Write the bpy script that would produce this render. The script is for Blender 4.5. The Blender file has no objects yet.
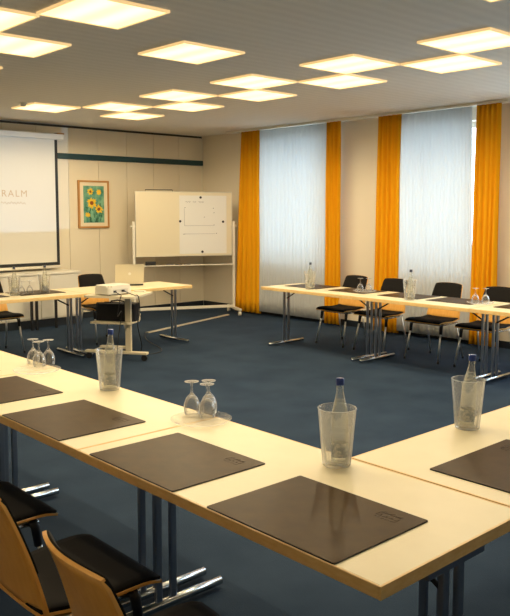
import bpy, bmesh, math, random
from mathutils import Vector, Matrix
random.seed(7)
PI = math.pi
SC = bpy.context.scene
COL = SC.collection

# ------------------------------------------------------------------ materials
def mat(name, color, rough=0.5, metal=0.0, spec=0.5, noise=None, bump=None, emit=None, sheen=0, coat=0):
    m = bpy.data.materials.new(name); m.use_nodes = True
    nt = m.node_tree; b = nt.nodes['Principled BSDF']
    b.inputs['Base Color'].default_value = (*color, 1)
    b.inputs['Roughness'].default_value = rough
    b.inputs['Metallic'].default_value = metal
    b.inputs['Specular IOR Level'].default_value = spec
    if sheen: b.inputs['Sheen Weight'].default_value = sheen
    if coat: b.inputs['Coat Weight'].default_value = coat
    if noise:   # (second color, scale xyz, factor contrast, detail)
        c2, sc, lo, hi = noise
        tc = nt.nodes.new('ShaderNodeTexCoord'); mp = nt.nodes.new('ShaderNodeMapping')
        mp.inputs['Scale'].default_value = sc
        nz = nt.nodes.new('ShaderNodeTexNoise'); nz.inputs['Scale'].default_value = 1; nz.inputs['Detail'].default_value = 5
        rp = nt.nodes.new('ShaderNodeValToRGB')
        rp.color_ramp.elements[0].position = lo; rp.color_ramp.elements[0].color = (*color, 1)
        rp.color_ramp.elements[1].position = hi; rp.color_ramp.elements[1].color = (*c2, 1)
        L = nt.links.new
        L(tc.outputs['Object'], mp.inputs['Vector']); L(mp.outputs[0], nz.inputs['Vector'])
        L(nz.outputs['Fac'], rp.inputs['Fac']); L(rp.outputs[0], b.inputs['Base Color'])
    if bump:    # (scale xyz, strength, distance)
        sc, st, di = bump
        tc = nt.nodes.new('ShaderNodeTexCoord'); mp = nt.nodes.new('ShaderNodeMapping')
        mp.inputs['Scale'].default_value = sc
        nz = nt.nodes.new('ShaderNodeTexNoise'); nz.inputs['Scale'].default_value = 1; nz.inputs['Detail'].default_value = 4
        bp = nt.nodes.new('ShaderNodeBump'); bp.inputs['Strength'].default_value = st; bp.inputs['Distance'].default_value = di
        L = nt.links.new
        L(tc.outputs['Object'], mp.inputs['Vector']); L(mp.outputs[0], nz.inputs['Vector'])
        L(nz.outputs['Fac'], bp.inputs['Height']); L(bp.outputs[0], b.inputs['Normal'])
    if emit:
        b.inputs['Emission Color'].default_value = (*emit[0], 1)
        b.inputs['Emission Strength'].default_value = emit[1]
    return m

def clear_mat(name, tint=(1, 1, 1), gloss=0.12, edge=.45, rim=.5, rough=0.05, haze=0.0, haze_col=(.9, .9, .9)):
    """thin clear glass or plastic: see-through film with a fresnel gloss and a little milky haze"""
    m = bpy.data.materials.new(name); m.use_nodes = True
    nt = m.node_tree; nt.nodes.clear(); L = nt.links.new
    out = nt.nodes.new('ShaderNodeOutputMaterial')
    tr = nt.nodes.new('ShaderNodeBsdfTransparent'); tr.inputs[0].default_value = (*tint, 1)
    gl = nt.nodes.new('ShaderNodeBsdfGlossy'); gl.inputs['Roughness'].default_value = rough
    lw = nt.nodes.new('ShaderNodeLayerWeight'); lw.inputs[0].default_value = 0.35
    ad = nt.nodes.new('ShaderNodeMath'); ad.operation = 'MULTIPLY_ADD'; ad.use_clamp = True
    ad.inputs[1].default_value = edge; ad.inputs[2].default_value = gloss
    L(lw.outputs['Fresnel'], ad.inputs[0])
    mx = nt.nodes.new('ShaderNodeMixShader'); L(ad.outputs[0], mx.inputs[0]); L(tr.outputs[0], mx.inputs[1]); L(gl.outputs[0], mx.inputs[2])
    if haze:
        df = nt.nodes.new('ShaderNodeBsdfDiffuse'); df.inputs[0].default_value = (*haze_col, 1)
        tl = nt.nodes.new('ShaderNodeBsdfTranslucent'); tl.inputs[0].default_value = (*haze_col, 1)
        a2 = nt.nodes.new('ShaderNodeMixShader'); a2.inputs[0].default_value = .5
        L(df.outputs[0], a2.inputs[1]); L(tl.outputs[0], a2.inputs[2])
        m2 = nt.nodes.new('ShaderNodeMixShader')
        l2 = nt.nodes.new('ShaderNodeLayerWeight'); l2.inputs[0].default_value = .5
        pw = nt.nodes.new('ShaderNodeMath'); pw.operation = 'POWER'; pw.inputs[1].default_value = 3; L(l2.outputs['Facing'], pw.inputs[0])
        ma = nt.nodes.new('ShaderNodeMath'); ma.operation = 'MULTIPLY_ADD'; ma.use_clamp = True; ma.inputs[1].default_value = rim; ma.inputs[2].default_value = haze  # white edge haze paints in the bright outlines of glass
        L(pw.outputs[0], ma.inputs[0]); L(ma.outputs[0], m2.inputs[0])
        L(mx.outputs[0], m2.inputs[1]); L(a2.outputs[0], m2.inputs[2]); L(m2.outputs[0], out.inputs[0])
    else:
        L(mx.outputs[0], out.inputs[0])
    return m

def cloth_mat(name, color, transl=0.4, transp=0.0, color2=None, tcol=None):
    m = bpy.data.materials.new(name); m.use_nodes = True
    nt = m.node_tree; nt.nodes.clear(); L = nt.links.new
    out = nt.nodes.new('ShaderNodeOutputMaterial')
    df = nt.nodes.new('ShaderNodeBsdfDiffuse'); df.inputs[0].default_value = (*color, 1)
    tl = nt.nodes.new('ShaderNodeBsdfTranslucent'); tl.inputs[0].default_value = (*(tcol or color), 1)
    mx = nt.nodes.new('ShaderNodeMixShader'); mx.inputs[0].default_value = transl
    L(df.outputs[0], mx.inputs[1]); L(tl.outputs[0], mx.inputs[2])
    if color2:
        tc = nt.nodes.new('ShaderNodeTexCoord'); mp = nt.nodes.new('ShaderNodeMapping'); mp.inputs['Scale'].default_value = (30, 30, .6)
        nz = nt.nodes.new('ShaderNodeTexNoise'); nz.inputs['Scale'].default_value = 1
        rp = nt.nodes.new('ShaderNodeValToRGB'); rp.color_ramp.elements[0].color = (*color, 1); rp.color_ramp.elements[1].color = (*color2, 1)
        rp.color_ramp.elements[0].position = .35; rp.color_ramp.elements[1].position = .65
        L(tc.outputs['Object'], mp.inputs[0]); L(mp.outputs[0], nz.inputs[0]); L(nz.outputs[0], rp.inputs[0])
        L(rp.outputs[0], df.inputs[0]); L(rp.outputs[0], tl.inputs[0])
    if transp:
        tp = nt.nodes.new('ShaderNodeBsdfTransparent')
        m2 = nt.nodes.new('ShaderNodeMixShader'); m2.inputs[0].default_value = transp
        L(mx.outputs[0], m2.inputs[1]); L(tp.outputs[0], m2.inputs[2]); L(m2.outputs[0], out.inputs[0])
    else:
        L(mx.outputs[0], out.inputs[0])
    return m

M = {}
M['laminate'] = mat('cream laminate', (.78, .69, .46), .42, noise=((.81, .72, .49), (9, 9, 9), .3, .7))
M['beech'] = mat('beech edge', (.80, .54, .22), .4, noise=((.88, .64, .30), (25, 25, 90), .3, .7))
M['beech_near'] = M['beech']
M['ply'] = mat('bent beech plywood', (.82, .40, .08), .36, noise=((.90, .48, .11), (50, 50, 4), .3, .7), coat=.2)
M['blackpad'] = mat('black upholstery', (.011, .010, .010), .8, bump=((300, 300, 300), .3, .002), spec=.12)
M['chrome'] = mat('chrome', (.62, .64, .66), .14, 1.0)
M['satin'] = mat('satin chrome', (.85, .85, .84), .38, 1.0)
M['steel'] = mat('dull steel', (.38, .42, .5), .28, 1.0)
M['blackplastic'] = mat('black plastic', (.012, .012, .014), .45)
M['leather'] = mat('dark brown leather', (.046, .024, .006), .38, noise=((.062, .033, .008), (14, 14, 14), .3, .7), bump=((420, 420, 420), .12, .0006), spec=.05)
M['leather'].node_tree.nodes['Principled BSDF'].inputs['Specular Tint'].default_value = (1, .72, .38, 1)
M['leather_edge'] = mat('leather edge', (.012, .009, .007), .5)
M['emboss'] = mat('pressed leather', (.030, .016, .005), .5)
M['orange'] = cloth_mat('orange curtain cloth', (.78, .32, .008), .08, 0, (.82, .40, .015), None)
M['sheer'] = cloth_mat('white sheer', (.86, .87, .88), .52, .02, None, (.67, .70, .71))
M['whitepaint'] = mat('white lacquer', (.78, .74, .64), .4)
M['cream_metal'] = mat('cream lacquered steel', (.74, .66, .48), .4)
M['grey_white'] = mat('off white plastic', (.74, .71, .62), .45)
M['screen'] = mat('screen cloth', (.68, .66, .60), .8)
M['black'] = mat('black border', (.01, .012, .014), .6)
M['whiteboard'] = mat('whiteboard enamel', (.76, .68, .50), .3)
M['paper'] = mat('paper sheet', (.78, .77, .74), .8)
M['ink'] = mat('grey marker ink', (.42, .42, .45), .8)
M['ink2'] = mat('dark marker ink', (.2, .2, .24), .8)
M['magnet'] = mat('dark magnet', (.02, .02, .03), .4)
M['alu'] = mat('aluminium', (.66, .62, .52), .35, .6)
M['bluecap'] = mat('blue bottle cap', (.015, .045, .26), .35)
M['darkcap'] = mat('dark bottle cap', (.03, .04, .08), .35)
M['label'] = mat('grey blue bottle label', (.16, .22, .34), .6, noise=((.5, .52, .55), (60, 60, 90), .45, .6))
M['glass'] = clear_mat('clear glass', (.995, .995, .995), .03, haze=.02, haze_col=(1, 1, 1), edge=.45, rim=.75, rough=.03)
M['bottleglass'] = clear_mat('bottle glass', (.98, .985, .97), .03, edge=.4, rough=.04, haze=.03, rim=.5, haze_col=(.95, .95, .9))
M['acrylic'] = clear_mat('frosted acrylic', (.99, .99, .985), .02, edge=.3, rough=.12, haze=.05, rim=.5, haze_col=(.97, .97, .95))
M['traymat'] = clear_mat('clear tray', (1, 1, 1), .01, haze=.02, haze_col=(1, 1, 1), edge=.15, rim=.35, rough=.04)
M['water'] = clear_mat('water', (.98, .98, .95), .01, edge=.2, rough=.02, haze=.05, rim=.2, haze_col=(.95, .93, .85))
M['pane'] = clear_mat('window pane', (.95, .97, .98), .03, edge=.3, rough=.01)
M['green_rail'] = mat('dark teal rail', (.008, .045, .048), .4)
M['bagcloth'] = mat('black nylon', (.004, .004, .007), .7, bump=((120, 120, 120), .4, .003))
M['framewood'] = mat('honey wood frame', (.50, .24, .06), .4)
M['mount'] = mat('cream picture mount', (.78, .68, .50), .8)
M['sf_bg'] = mat('painted greens', (.03, .20, .15), .7, noise=((.22, .46, .30), (11, 11, 8), .35, .62))
M['sf_pet'] = mat('painted yellow petals', (.85, .55, .03), .7)
M['sf_mid'] = mat('painted brown centre', (.26, .07, .01), .7)
M['sf_stem'] = mat('painted dark green leaves', (.02, .12, .08), .7, noise=((.08, .25, .12), (30, 30, 30), .4, .6))
M['proj_text'] = mat('pale orange projected letters', (.52, .40, .27), .8)
M['seamdark'] = mat('dark seam', (.06, .05, .04), .8)
M['radiator'] = mat('radiator white', (.6, .6, .58), .4)
M['diffuser'] = None

# carpet
def carpet():
    m = mat('blue grey carpet', (.019, .037, .070), .95, noise=((.032, .055, .094), (2.2, 2.2, 2.2), .3, .7), bump=((160, 160, 160), .5, .004), spec=.15)
    return m
M['carpet'] = carpet()
# wall paints
M['panelwall'] = mat('beige wall panels', (.76, .68, .52), .6, noise=((.79, .71, .55), (.8, .8, .8), .3, .7))
M['plaster'] = mat('cream plaster', (.76, .69, .56), .8, noise=((.79, .72, .59), (1.2, 1.2, 1.2), .3, .7), bump=((60, 60, 60), .1, .002))
M['base'] = mat('dark baseboard', (.012, .018, .028), .5)

def ceiling_mat():
    m = bpy.data.materials.new('ribbed ceiling tiles'); m.use_nodes = True
    nt = m.node_tree; b = nt.nodes['Principled BSDF']; L = nt.links.new
    b.inputs['Roughness'].default_value = .9; b.inputs['Specular IOR Level'].default_value = .1
    tc = nt.nodes.new('ShaderNodeTexCoord')
    mp = nt.nodes.new('ShaderNodeMapping'); mp.inputs['Rotation'].default_value = (0, 0, 0)
    L(tc.outputs['Object'], mp.inputs[0])
    wv = nt.nodes.new('ShaderNodeTexWave'); wv.wave_type = 'BANDS'; wv.bands_direction = 'Y'
    wv.inputs['Scale'].default_value = 2.6; wv.inputs['Distortion'].default_value = 1.2; wv.inputs['Detail'].default_value = 2
    wv.inputs['Detail Scale'].default_value = 2.0
    L(mp.outputs[0], wv.inputs[0])
    rp = nt.nodes.new('ShaderNodeValToRGB')
    rp.color_ramp.elements[0].color = (.84, .80, .73, 1); rp.color_ramp.elements[1].color = (.88, .84, .77, 1)
    L(wv.outputs['Fac'], rp.inputs[0])
    L(rp.outputs[0], b.inputs['Base Color'])
    bp = nt.nodes.new('ShaderNodeBump'); bp.inputs['Strength'].default_value = .35; bp.inputs['Distance'].default_value = .01
    L(wv.outputs['Fac'], bp.inputs['Height']); L(bp.outputs[0], b.inputs['Normal'])
    return m
M['ceiling'] = ceiling_mat()

def diffuser_mat():
    m = bpy.data.materials.new('warm lamp diffuser'); m.use_nodes = True
    nt = m.node_tree; b = nt.nodes['Principled BSDF']; L = nt.links.new
    b.inputs['Base Color'].default_value = (.8, .72, .5, 1); b.inputs['Roughness'].default_value = .6
    tc = nt.nodes.new('ShaderNodeTexCoord')
    wv = nt.nodes.new('ShaderNodeTexWave'); wv.bands_direction = 'X'; wv.inputs['Scale'].default_value = 1.2
    wv.inputs['Distortion'].default_value = 0; wv.inputs['Phase Offset'].default_value = 0
    L(tc.outputs['Object'], wv.inputs[0])
    rp = nt.nodes.new('ShaderNodeValToRGB')
    rp.color_ramp.elements[0].color = (1.0, .72, .34, 1); rp.color_ramp.elements[1].color = (1.0, .84, .52, 1)
    L(wv.outputs['Fac'], rp.inputs[0]); L(rp.outputs[0], b.inputs['Emission Color'])
    b.inputs['Emission Strength'].default_value = LAMP_E
    return m
LAMP_E = 1.3
M['diffuser'] = diffuser_mat()
M['lampframe'] = mat('lamp frame', (.70, .58, .38), .5, emit=((1, .66, .28), .55))

# ------------------------------------------------------------------ mesh tools
def obj(name, bm, material, parent=None, smooth=False, loc=None):
    me = bpy.data.meshes.new(name); bm.normal_update(); bm.to_mesh(me); bm.free()
    if material is not None:
        for mm in (material if isinstance(material, (list, tuple)) else [material]): me.materials.append(mm)
    if smooth:
        for p in me.polygons: p.use_smooth = True
    o = bpy.data.objects.new(name, me); COL.objects.link(o)
    if parent: o.parent = parent
    if loc: o.location = loc
    return o

def box(bm, x0, x1, y0, y1, z0, z1, bev=0.0, seg=2, mi=0, M4=None):
    r = bmesh.ops.create_cube(bm, size=1)
    vs = r['verts']
    for v in vs:
        v.co = Vector((x0 + (v.co.x + .5) * (x1 - x0), y0 + (v.co.y + .5) * (y1 - y0), z0 + (v.co.z + .5) * (z1 - z0)))
    fs = set(f for v in vs for f in v.link_faces)
    for f in fs: f.material_index = mi
    if bev > 0:
        es = list(set(e for v in vs for e in v.link_edges))
        rr = bmesh.ops.bevel(bm, geom=es, offset=bev, segments=seg, affect='EDGES', profile=.5)
        vs = rr['verts'] if False else None
        for f in rr['faces']: f.material_index = mi
    if M4 is not None and vs is not None:
        for v in vs: v.co = M4 @ v.co
    return bm

def BOX(*a, **k): return box(bmesh.new(), *a, **k)

def tube(bm, pts, r, n=12, caps=True):
    pts = [Vector(p) for p in pts]
    rs = r if isinstance(r, (list, tuple)) else [r] * len(pts)
    rings = []
    up = None
    for i, p in enumerate(pts):
        t = (pts[min(i + 1, len(pts) - 1)] - pts[max(i - 1, 0)]).normalized()
        if up is None:
            up = Vector((0, 0, 1)) if abs(t.z) < .9 else Vector((1, 0, 0))
        a = (up - t * up.dot(t)).normalized(); b = t.cross(a); up = a
        rings.append([bm.verts.new(p + (a * math.cos(2 * PI * k / n) + b * math.sin(2 * PI * k / n)) * rs[i]) for k in range(n)])
    for i in range(len(rings) - 1):
        for k in range(n):
            f = bm.faces.new((rings[i][k], rings[i][(k + 1) % n], rings[i + 1][(k + 1) % n], rings[i + 1][k])); f.smooth = True
    if caps:
        bm.faces.new(list(reversed(rings[0]))); bm.faces.new(rings[-1])
    return bm

def lathe(bm, prof, n=28, c=(0, 0, 0), closed=False, sx=1, sy=1):
    c = Vector(c); rings = []
    for r, z in prof:
        if r < 1e-6: rings.append([bm.verts.new(c + Vector((0, 0, z)))])
        else: rings.append([bm.verts.new(c + Vector((sx * r * math.cos(2 * PI * k / n), sy * r * math.sin(2 * PI * k / n), z))) for k in range(n)])
    idx = list(range(len(rings) - 1)) + ([-1] if closed else [])
    for i in idx:
        A, B = rings[i], rings[i + 1]
        for k in range(n):
            k2 = (k + 1) % n
            if len(A) == 1 and len(B) == 1: continue
            if len(A) == 1: f = bm.faces.new((A[0], B[k2], B[k]))
            elif len(B) == 1: f = bm.faces.new((A[k], A[k2], B[0]))
            else: f = bm.faces.new((A[k], A[k2], B[k2], B[k]))
            f.smooth = True
    return bm

def sheet(bm, fn, nu, nv, th, nfn=None):
    """closed shell: fn(u,v)->Vector for the middle face, thickness th along the local normal"""
    P = [[fn(i / nu, j / nv) for j in range(nv + 1)] for i in range(nu + 1)]
    def nor(i, j):
        a = P[min(i + 1, nu)][j] - P[max(i - 1, 0)][j]; b = P[i][min(j + 1, nv)] - P[i][max(j - 1, 0)]
        n = a.cross(b); return n.normalized() if n.length > 1e-12 else Vector((0, 0, 1))
    T = [[None] * (nv + 1) for _ in range(nu + 1)]; Bt = [[None] * (nv + 1) for _ in range(nu + 1)]
    for i in range(nu + 1):
        for j in range(nv + 1):
            n = nor(i, j)
            T[i][j] = bm.verts.new(P[i][j] + n * th / 2); Bt[i][j] = bm.verts.new(P[i][j] - n * th / 2)
    for i in range(nu):
        for j in range(nv):
            f = bm.faces.new((T[i][j], T[i + 1][j], T[i + 1][j + 1], T[i][j + 1])); f.smooth = True
            f = bm.faces.new((Bt[i][j], Bt[i][j + 1], Bt[i + 1][j + 1], Bt[i + 1][j])); f.smooth = True
    for i in range(nu):
        bm.faces.new((T[i][0], Bt[i][0], Bt[i + 1][0], T[i + 1][0]))
        bm.faces.new((T[i][nv], T[i + 1][nv], Bt[i + 1][nv], Bt[i][nv]))
    for j in range(nv):
        bm.faces.new((T[0][j], T[0][j + 1], Bt[0][j + 1], Bt[0][j]))
        bm.faces.new((T[nu][j], Bt[nu][j], Bt[nu][j + 1], T[nu][j + 1]))
    return bm

def rrect_prism(bm, hx, hy, r, z0, z1, n=6, c=(0, 0), mi=0):
    pts = []
    for cx, cy, a0 in ((hx - r, hy - r, 0), (-hx + r, hy - r, 90), (-hx + r, -hy + r, 180), (hx - r, -hy + r, 270)):
        for k in range(n + 1):
            a = math.radians(a0 + 90 * k / n); pts.append((c[0] + cx + r * math.cos(a), c[1] + cy + r * math.sin(a)))
    lo = [bm.verts.new((x, y, z0)) for x, y in pts]; hi = [bm.verts.new((x, y, z1)) for x, y in pts]
    N = len(pts)
    fs = [bm.faces.new(hi), bm.faces.new(list(reversed(lo)))]
    for k in range(N): fs.append(bm.faces.new((lo[k], lo[(k + 1) % N], hi[(k + 1) % N], hi[k])))
    for f in fs: f.material_index = mi
    return bm

def thing(name, label, cat, loc=(0, 0, 0), rz=0, group=None):
    o = bpy.data.objects.new(name, None); COL.objects.link(o); o.empty_display_size = .1
    o.location = loc; o.rotation_euler = (0, 0, rz); return tag(o, label, cat, group)
def tag(o, label, cat, group=None):
    o['label'] = label; o['category'] = cat
    if group: o['group'] = group
    return o
def struct(name, bm, m, parent=None, label=None):
    o = obj(name, bm, m, parent)
    if not parent: o['kind'] = 'structure'
    if label: o['label'] = label
    return o
def dup(root, loc, rz, label, group=None):
    r = root.copy(); COL.objects.link(r); r.location = loc; r.rotation_euler = (0, 0, rz); r['label'] = label
    if group: r['group'] = group
    for ch in list(root.children):
        c = ch.copy(); COL.objects.link(c); c.parent = r
        for g in list(ch.children):
            d = g.copy(); COL.objects.link(d); d.parent = c
    return r

H = 2.95; XW = 8.5; YW = 10.65; X0 = -1.6; Y0 = -2.6
# ------------------------------------------------------------------ room shell
f = struct('floor', BOX(X0 - .2, XW + .35, Y0 - .2, YW + .3, -.12, 0), M['carpet'], label='dark blue grey carpet floor')
struct('ceiling', BOX(X0 - .2, XW + .35, Y0 - .2, YW + .3, H, H + .12), M['ceiling'], label='white ribbed tile ceiling')
# panelled screen wall with real joints
bm = bmesh.new()
box(bm, X0 - .2, XW + .35, YW + .03, YW + .3, 0, H, mi=1)
xs = [8.5]
while xs[-1] > X0: xs.append(xs[-1] - .523)
for a, b in zip(xs[1:], xs[:-1]):
    box(bm, max(a, X0) + .003, b - .003, YW, YW + .03, .0, H - .035, mi=0)
struct('wall_back', bm, [M['panelwall'], M['seamdark']], label='beige wall of tall panels with narrow dark joints')
# window wall with two visible openings, plus two added out of view for daylight
WIN = [(7.64, 9.10, .86, 2.78), (5.10, 6.50, .86, 2.78), (2.5, 4.2, .86, 2.78), (0.0, 1.7, .86, 2.78)]
bm = bmesh.new()
edges = [Y0, 5.06, 6.56, 7.42, 9.16, YW]
for a, b in ((Y0, 0.0), (1.7, 2.5), (4.2, 5.10), (6.50, 7.64), (9.10, YW + .3)):
    box(bm, XW, XW + .32, a, b, 0, H)
for (a, b, z0, z1) in WIN:
    box(bm, XW, XW + .32, a, b, 0, z0); box(bm, XW, XW + .32, a, b, z1, H)
struct('wall_right', bm, M['plaster'], label='plain cream plaster wall with two windows')
struct('wall_left', BOX(X0 - .2, X0, Y0 - .2, YW + .3, 0, H), M['plaster'])
struct('wall_front', BOX(X0, XW + .32, Y0 - .2, Y0, 0, H), M['plaster'])
struct('baseboard_back', BOX(X0, XW - .02, YW - .015, YW, 0, .085), M['base'])
struct('baseboard_right', BOX(XW - .015, XW, Y0, YW - .016, 0, .085), M['base'])
for i, (a, b, z0, z1) in enumerate(WIN):
    bm = bmesh.new(); x = XW + .2
    box(bm, x, x + .06, a, a + .07, z0, z1); box(bm, x, x + .06, b - .07, b, z0, z1)
    box(bm, x, x + .06, a + .07, b - .07, z0, z0 + .07); box(bm, x, x + .06, a + .07, b - .07, z1 - .07, z1)
    mid = (a + b) / 2
    box(bm, x, x + .06, mid - .05, mid + .05, z0 + .07, z1 - .07)
    w = struct('window_%d' % (i + 1), bm, M['whitepaint'], label='white framed casement window behind the %s sheer' % ('farther', 'nearer', 'third', 'fourth')[i])
    obj('pane', BOX(x + .025, x + .031, a + .07, mid - .05, z0 + .07, z1 - .07), M['pane'], w)
    obj('pane', BOX(x + .025, x + .031, mid + .05, b - .07, z0 + .07, z1 - .07), M['pane'], w)
    obj('window_sill', BOX(XW - .04, XW + .199, a - .03 if 0 else a + .002, b - .002, z0 + .001, z0 + .03, bev=.006), M['whitepaint'], w)
# ceiling curtain track
struct('trim_1', BOX(8.25, 8.41, 4.7, 9.75, H - .03, H - .001, bev=.004), M['whitepaint'], label='white curtain track along the ceiling')

# green rail on the panel wall
o = obj('picture_rail', BOX(3.2, 8.48, YW - .03, YW - .001, 2.445, 2.53, bev=.006), M['green_rail'])
tag(o, 'long dark green rail across the beige panel wall above the whiteboard', 'rail')

# ------------------------------------------------------------------ curtains
def curtain(name, y0t, y1t, y0b, y1b, mt, label, cat, folds, amp, x=8.335, zt=H - .032, zb=.035, group=None, seed=0):
    if cat == 'curtain': x = 8.30
    rnd = random.Random(seed); n = folds * 12
    ph = [rnd.uniform(-.5, .5) for _ in range(folds + 2)]; am = [rnd.uniform(.7, 1.15) for _ in range(folds + 2)]
    def fn(u, v):
        s = u * folds; k = int(min(s, folds - 1e-6)); fr = s - k
        a = amp * (am[k] * (1 - fr) + am[k + 1] * fr); p = ph[k] * (1 - fr) + ph[k + 1] * fr
        t = 1 - v
        y = (y0t + (y1t - y0t) * u) * v + (y0b + (y1b - y0b) * u) * t
        if cat == 'curtain':
            lob = abs(math.sin(PI * (s + .10 * p))) ** .55
            xx = x + a * (.55 - 1.35 * lob) * (.7 + .3 * t) + .004 * math.sin(9 * v + 5 * u)
        else: xx = x + a * math.sin(2 * PI * (s + .12 * p)) * (.55 + .45 * t) + .004 * math.sin(9 * v + 5 * u)
        y += .08 * a * math.sin(4 * PI * s + p) * t + .006 * math.sin(3.1 * v + 7 * u) * t
        return Vector((xx, y, zb + (zt - zb) * v))
    bm = sheet(bmesh.new(), fn, n, 14, .002)
    o = obj(name, bm, mt)
    return tag(o, label, cat, group)
G1 = 'orange curtains beside the windows'
curtain('curtain', 8.97, 9.41, 8.95, 9.56, M['orange'], 'leftmost orange curtain, next to the rolling whiteboard', 'curtain', 5, .055, group=G1, seed=1)
curtain('curtain', 7.30, 7.57, 7.27, 7.57, M['orange'], 'orange curtain on the right side of the farther window, second from left', 'curtain', 4, .05, group=G1, seed=2)
curtain('curtain', 6.25, 6.64, 6.25, 6.67, M['orange'], 'orange curtain on the left side of the nearer window, third from left', 'curtain', 5, .05, group=G1, seed=24)
curtain('curtain', 4.82, 5.15, 4.81, 5.17, M['orange'], 'rightmost orange curtain, at the right edge of the nearer window', 'curtain', 5, .05, group=G1, seed=4)
G2 = 'white sheer curtains over the windows'
curtain('sheer_curtain', 7.54, 9.04, 7.54, 9.04, M['sheer'], 'white sheer curtain over the farther window, left of the two', 'curtain', 26, .013, x=8.385, group=G2, seed=5, zt=H - .035, zb=.07)
curtain('sheer_curtain', 5.21, 6.30, 5.12, 6.30, M['sheer'], 'white sheer curtain over the nearer window, right of the two', 'curtain', 22, .013, x=8.385, group=G2, seed=6, zt=H - .035, zb=.07)
# radiators behind the sheers
for a, b, lab in ((7.75, 8.95, 'white radiator behind the sheer of the farther window'), (5.35, 6.4, 'white radiator behind the sheer of the nearer window')):
    t = thing('radiator', lab, 'radiator', (8.455, (a + b) / 2, 0)); h = (b - a) / 2
    bm = BOX(-.015, .02, -h, h, .16, .74, bev=.006)
    k = -h + .03
    while k < h - .02:
        box(bm, -.022, -.014, k, k + .02, .19, .71); k += .05
    obj('panel', bm, M['radiator'], t)
    obj('bracket', BOX(.02, .044, -h + .1, -h + .14, .1, .6), M['radiator'], t); obj('bracket', BOX(.02, .044, h - .14, h - .1, .1, .6), M['radiator'], t)

# ------------------------------------------------------------------ ceiling lamps
S = .625; OX, OY = 5.60, 3.62
cells = [(-1, -1, 0, 0), (0, 0, 0, 0), (-1, 1, 0, 0), (0, 2, 0, 0), (-1, 3, 0, 0), (0, 4, 0, 0), (-1, 5, 0, 0), (0, 6, 0, 0), (-1, 7, 0, 0), (0, 8, 0, 0),
         (-2, 8, 0, .03), (-3, 2, -.08, -.08), (-5, 1, -.05, -.1), (-5, 3, -.02, -.02), (-6, 2, 0, -.06), (-5, 5, 0, 0),
         (-6, 0, 0, 0), (-5, -1, 0, 0), (-3, -2.6, 0, 0), (-1, -3, 0, 0), (0, -2, 0, 0), (-6, -3, 0, 0)]  # this row: lamps added out of view to light the near tables
labs = ['square ceiling light nearest the upper right corner of the photo', 'square ceiling light touching the upper right one at its far corner',
        'square ceiling light at upper right of centre, touching the row light to its right', 'square ceiling light in front of the nearer window, behind the centre-right one',
        'square ceiling light in the middle of the long double row, near side', 'square ceiling light in the middle of the long double row, far side',
        'square ceiling light above and left of the middle pair, near side', 'square ceiling light above the whiteboard side, far side of the row',
        'square ceiling light above the sunflower picture, near side of the row', 'square ceiling light farthest back in front of the panel wall',
        'square ceiling light above the projection screen, nearest the smoke detector', 'single square ceiling light standing apart in the middle of the ceiling',
        'largest square ceiling light, cut by the top edge of the photo', 'square ceiling light cut by the left edge below the two largest',
        'square ceiling light in the top left corner of the photo', 'square ceiling light showing only a tip at the left edge',
        ] + ['square ceiling light over the tables behind the camera side'] * 6
bm = BOX(-S / 2 + .004, S / 2 - .004, -S / 2 + .004, S / 2 - .004, -.016, -.001)
proto_mesh = None
lampcells = []
for k, ((i, j, dx, dy), lab) in enumerate(zip(cells, labs)):
    cx, cy = OX + S * (i + .5) + dx, OY + S * (j + .5) + dy
    t = thing('ceiling_light', lab, 'ceiling light', (cx, cy, H), 0, 'square panel lights set in the ceiling')
    if k == 0:
        fm = bmesh.new(); h = S / 2 - .002; w = .014
        box(fm, -h, h, -h, -h + w, -.018, -.001); box(fm, -h, h, h - w, h, -.018, -.001)
        box(fm, -h, -h + w, -h + w, h - w, -.018, -.001); box(fm, h - w, h, -h + w, h - w, -.018, -.001)
        fr = obj('frame', fm, M['lampframe'], t); h -= w
        df = obj('diffuser', BOX(-h, h, -h, h, -.013, -.002), M['diffuser'], t)
    else:
        for s_ in (fr, df):
            c = s_.copy(); COL.objects.link(c); c.parent = t
    ld = bpy.data.lights.new('lamp_glow', 'SPOT'); ld.energy = 28.5; ld.color = (1, .80, .50); ld.spot_size = math.radians(178); ld.spot_blend = .35
    ld.shadow_soft_size = 0.0; ld.use_shadow = True
    lo = bpy.data.objects.new('lamp_glow', ld); COL.objects.link(lo); lo.location = (cx, cy, H - .05)
# smoke detector
t = thing('smoke_detector', 'small round white smoke detector on the ceiling above the screen', 'smoke detector', (4.26, 8.75, H))
obj('base', lathe(bmesh.new(), [(0, -.001), (.05, -.001), (.052, -.012), (.048, -.018), (0, -.018)]), M['whitepaint'], t)
obj('sensor_head', lathe(bmesh.new(), [(0, -.018), (.034, -.018), (.034, -.04), (.025, -.05), (0, -.05)]), M['grey_white'], t)

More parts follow.
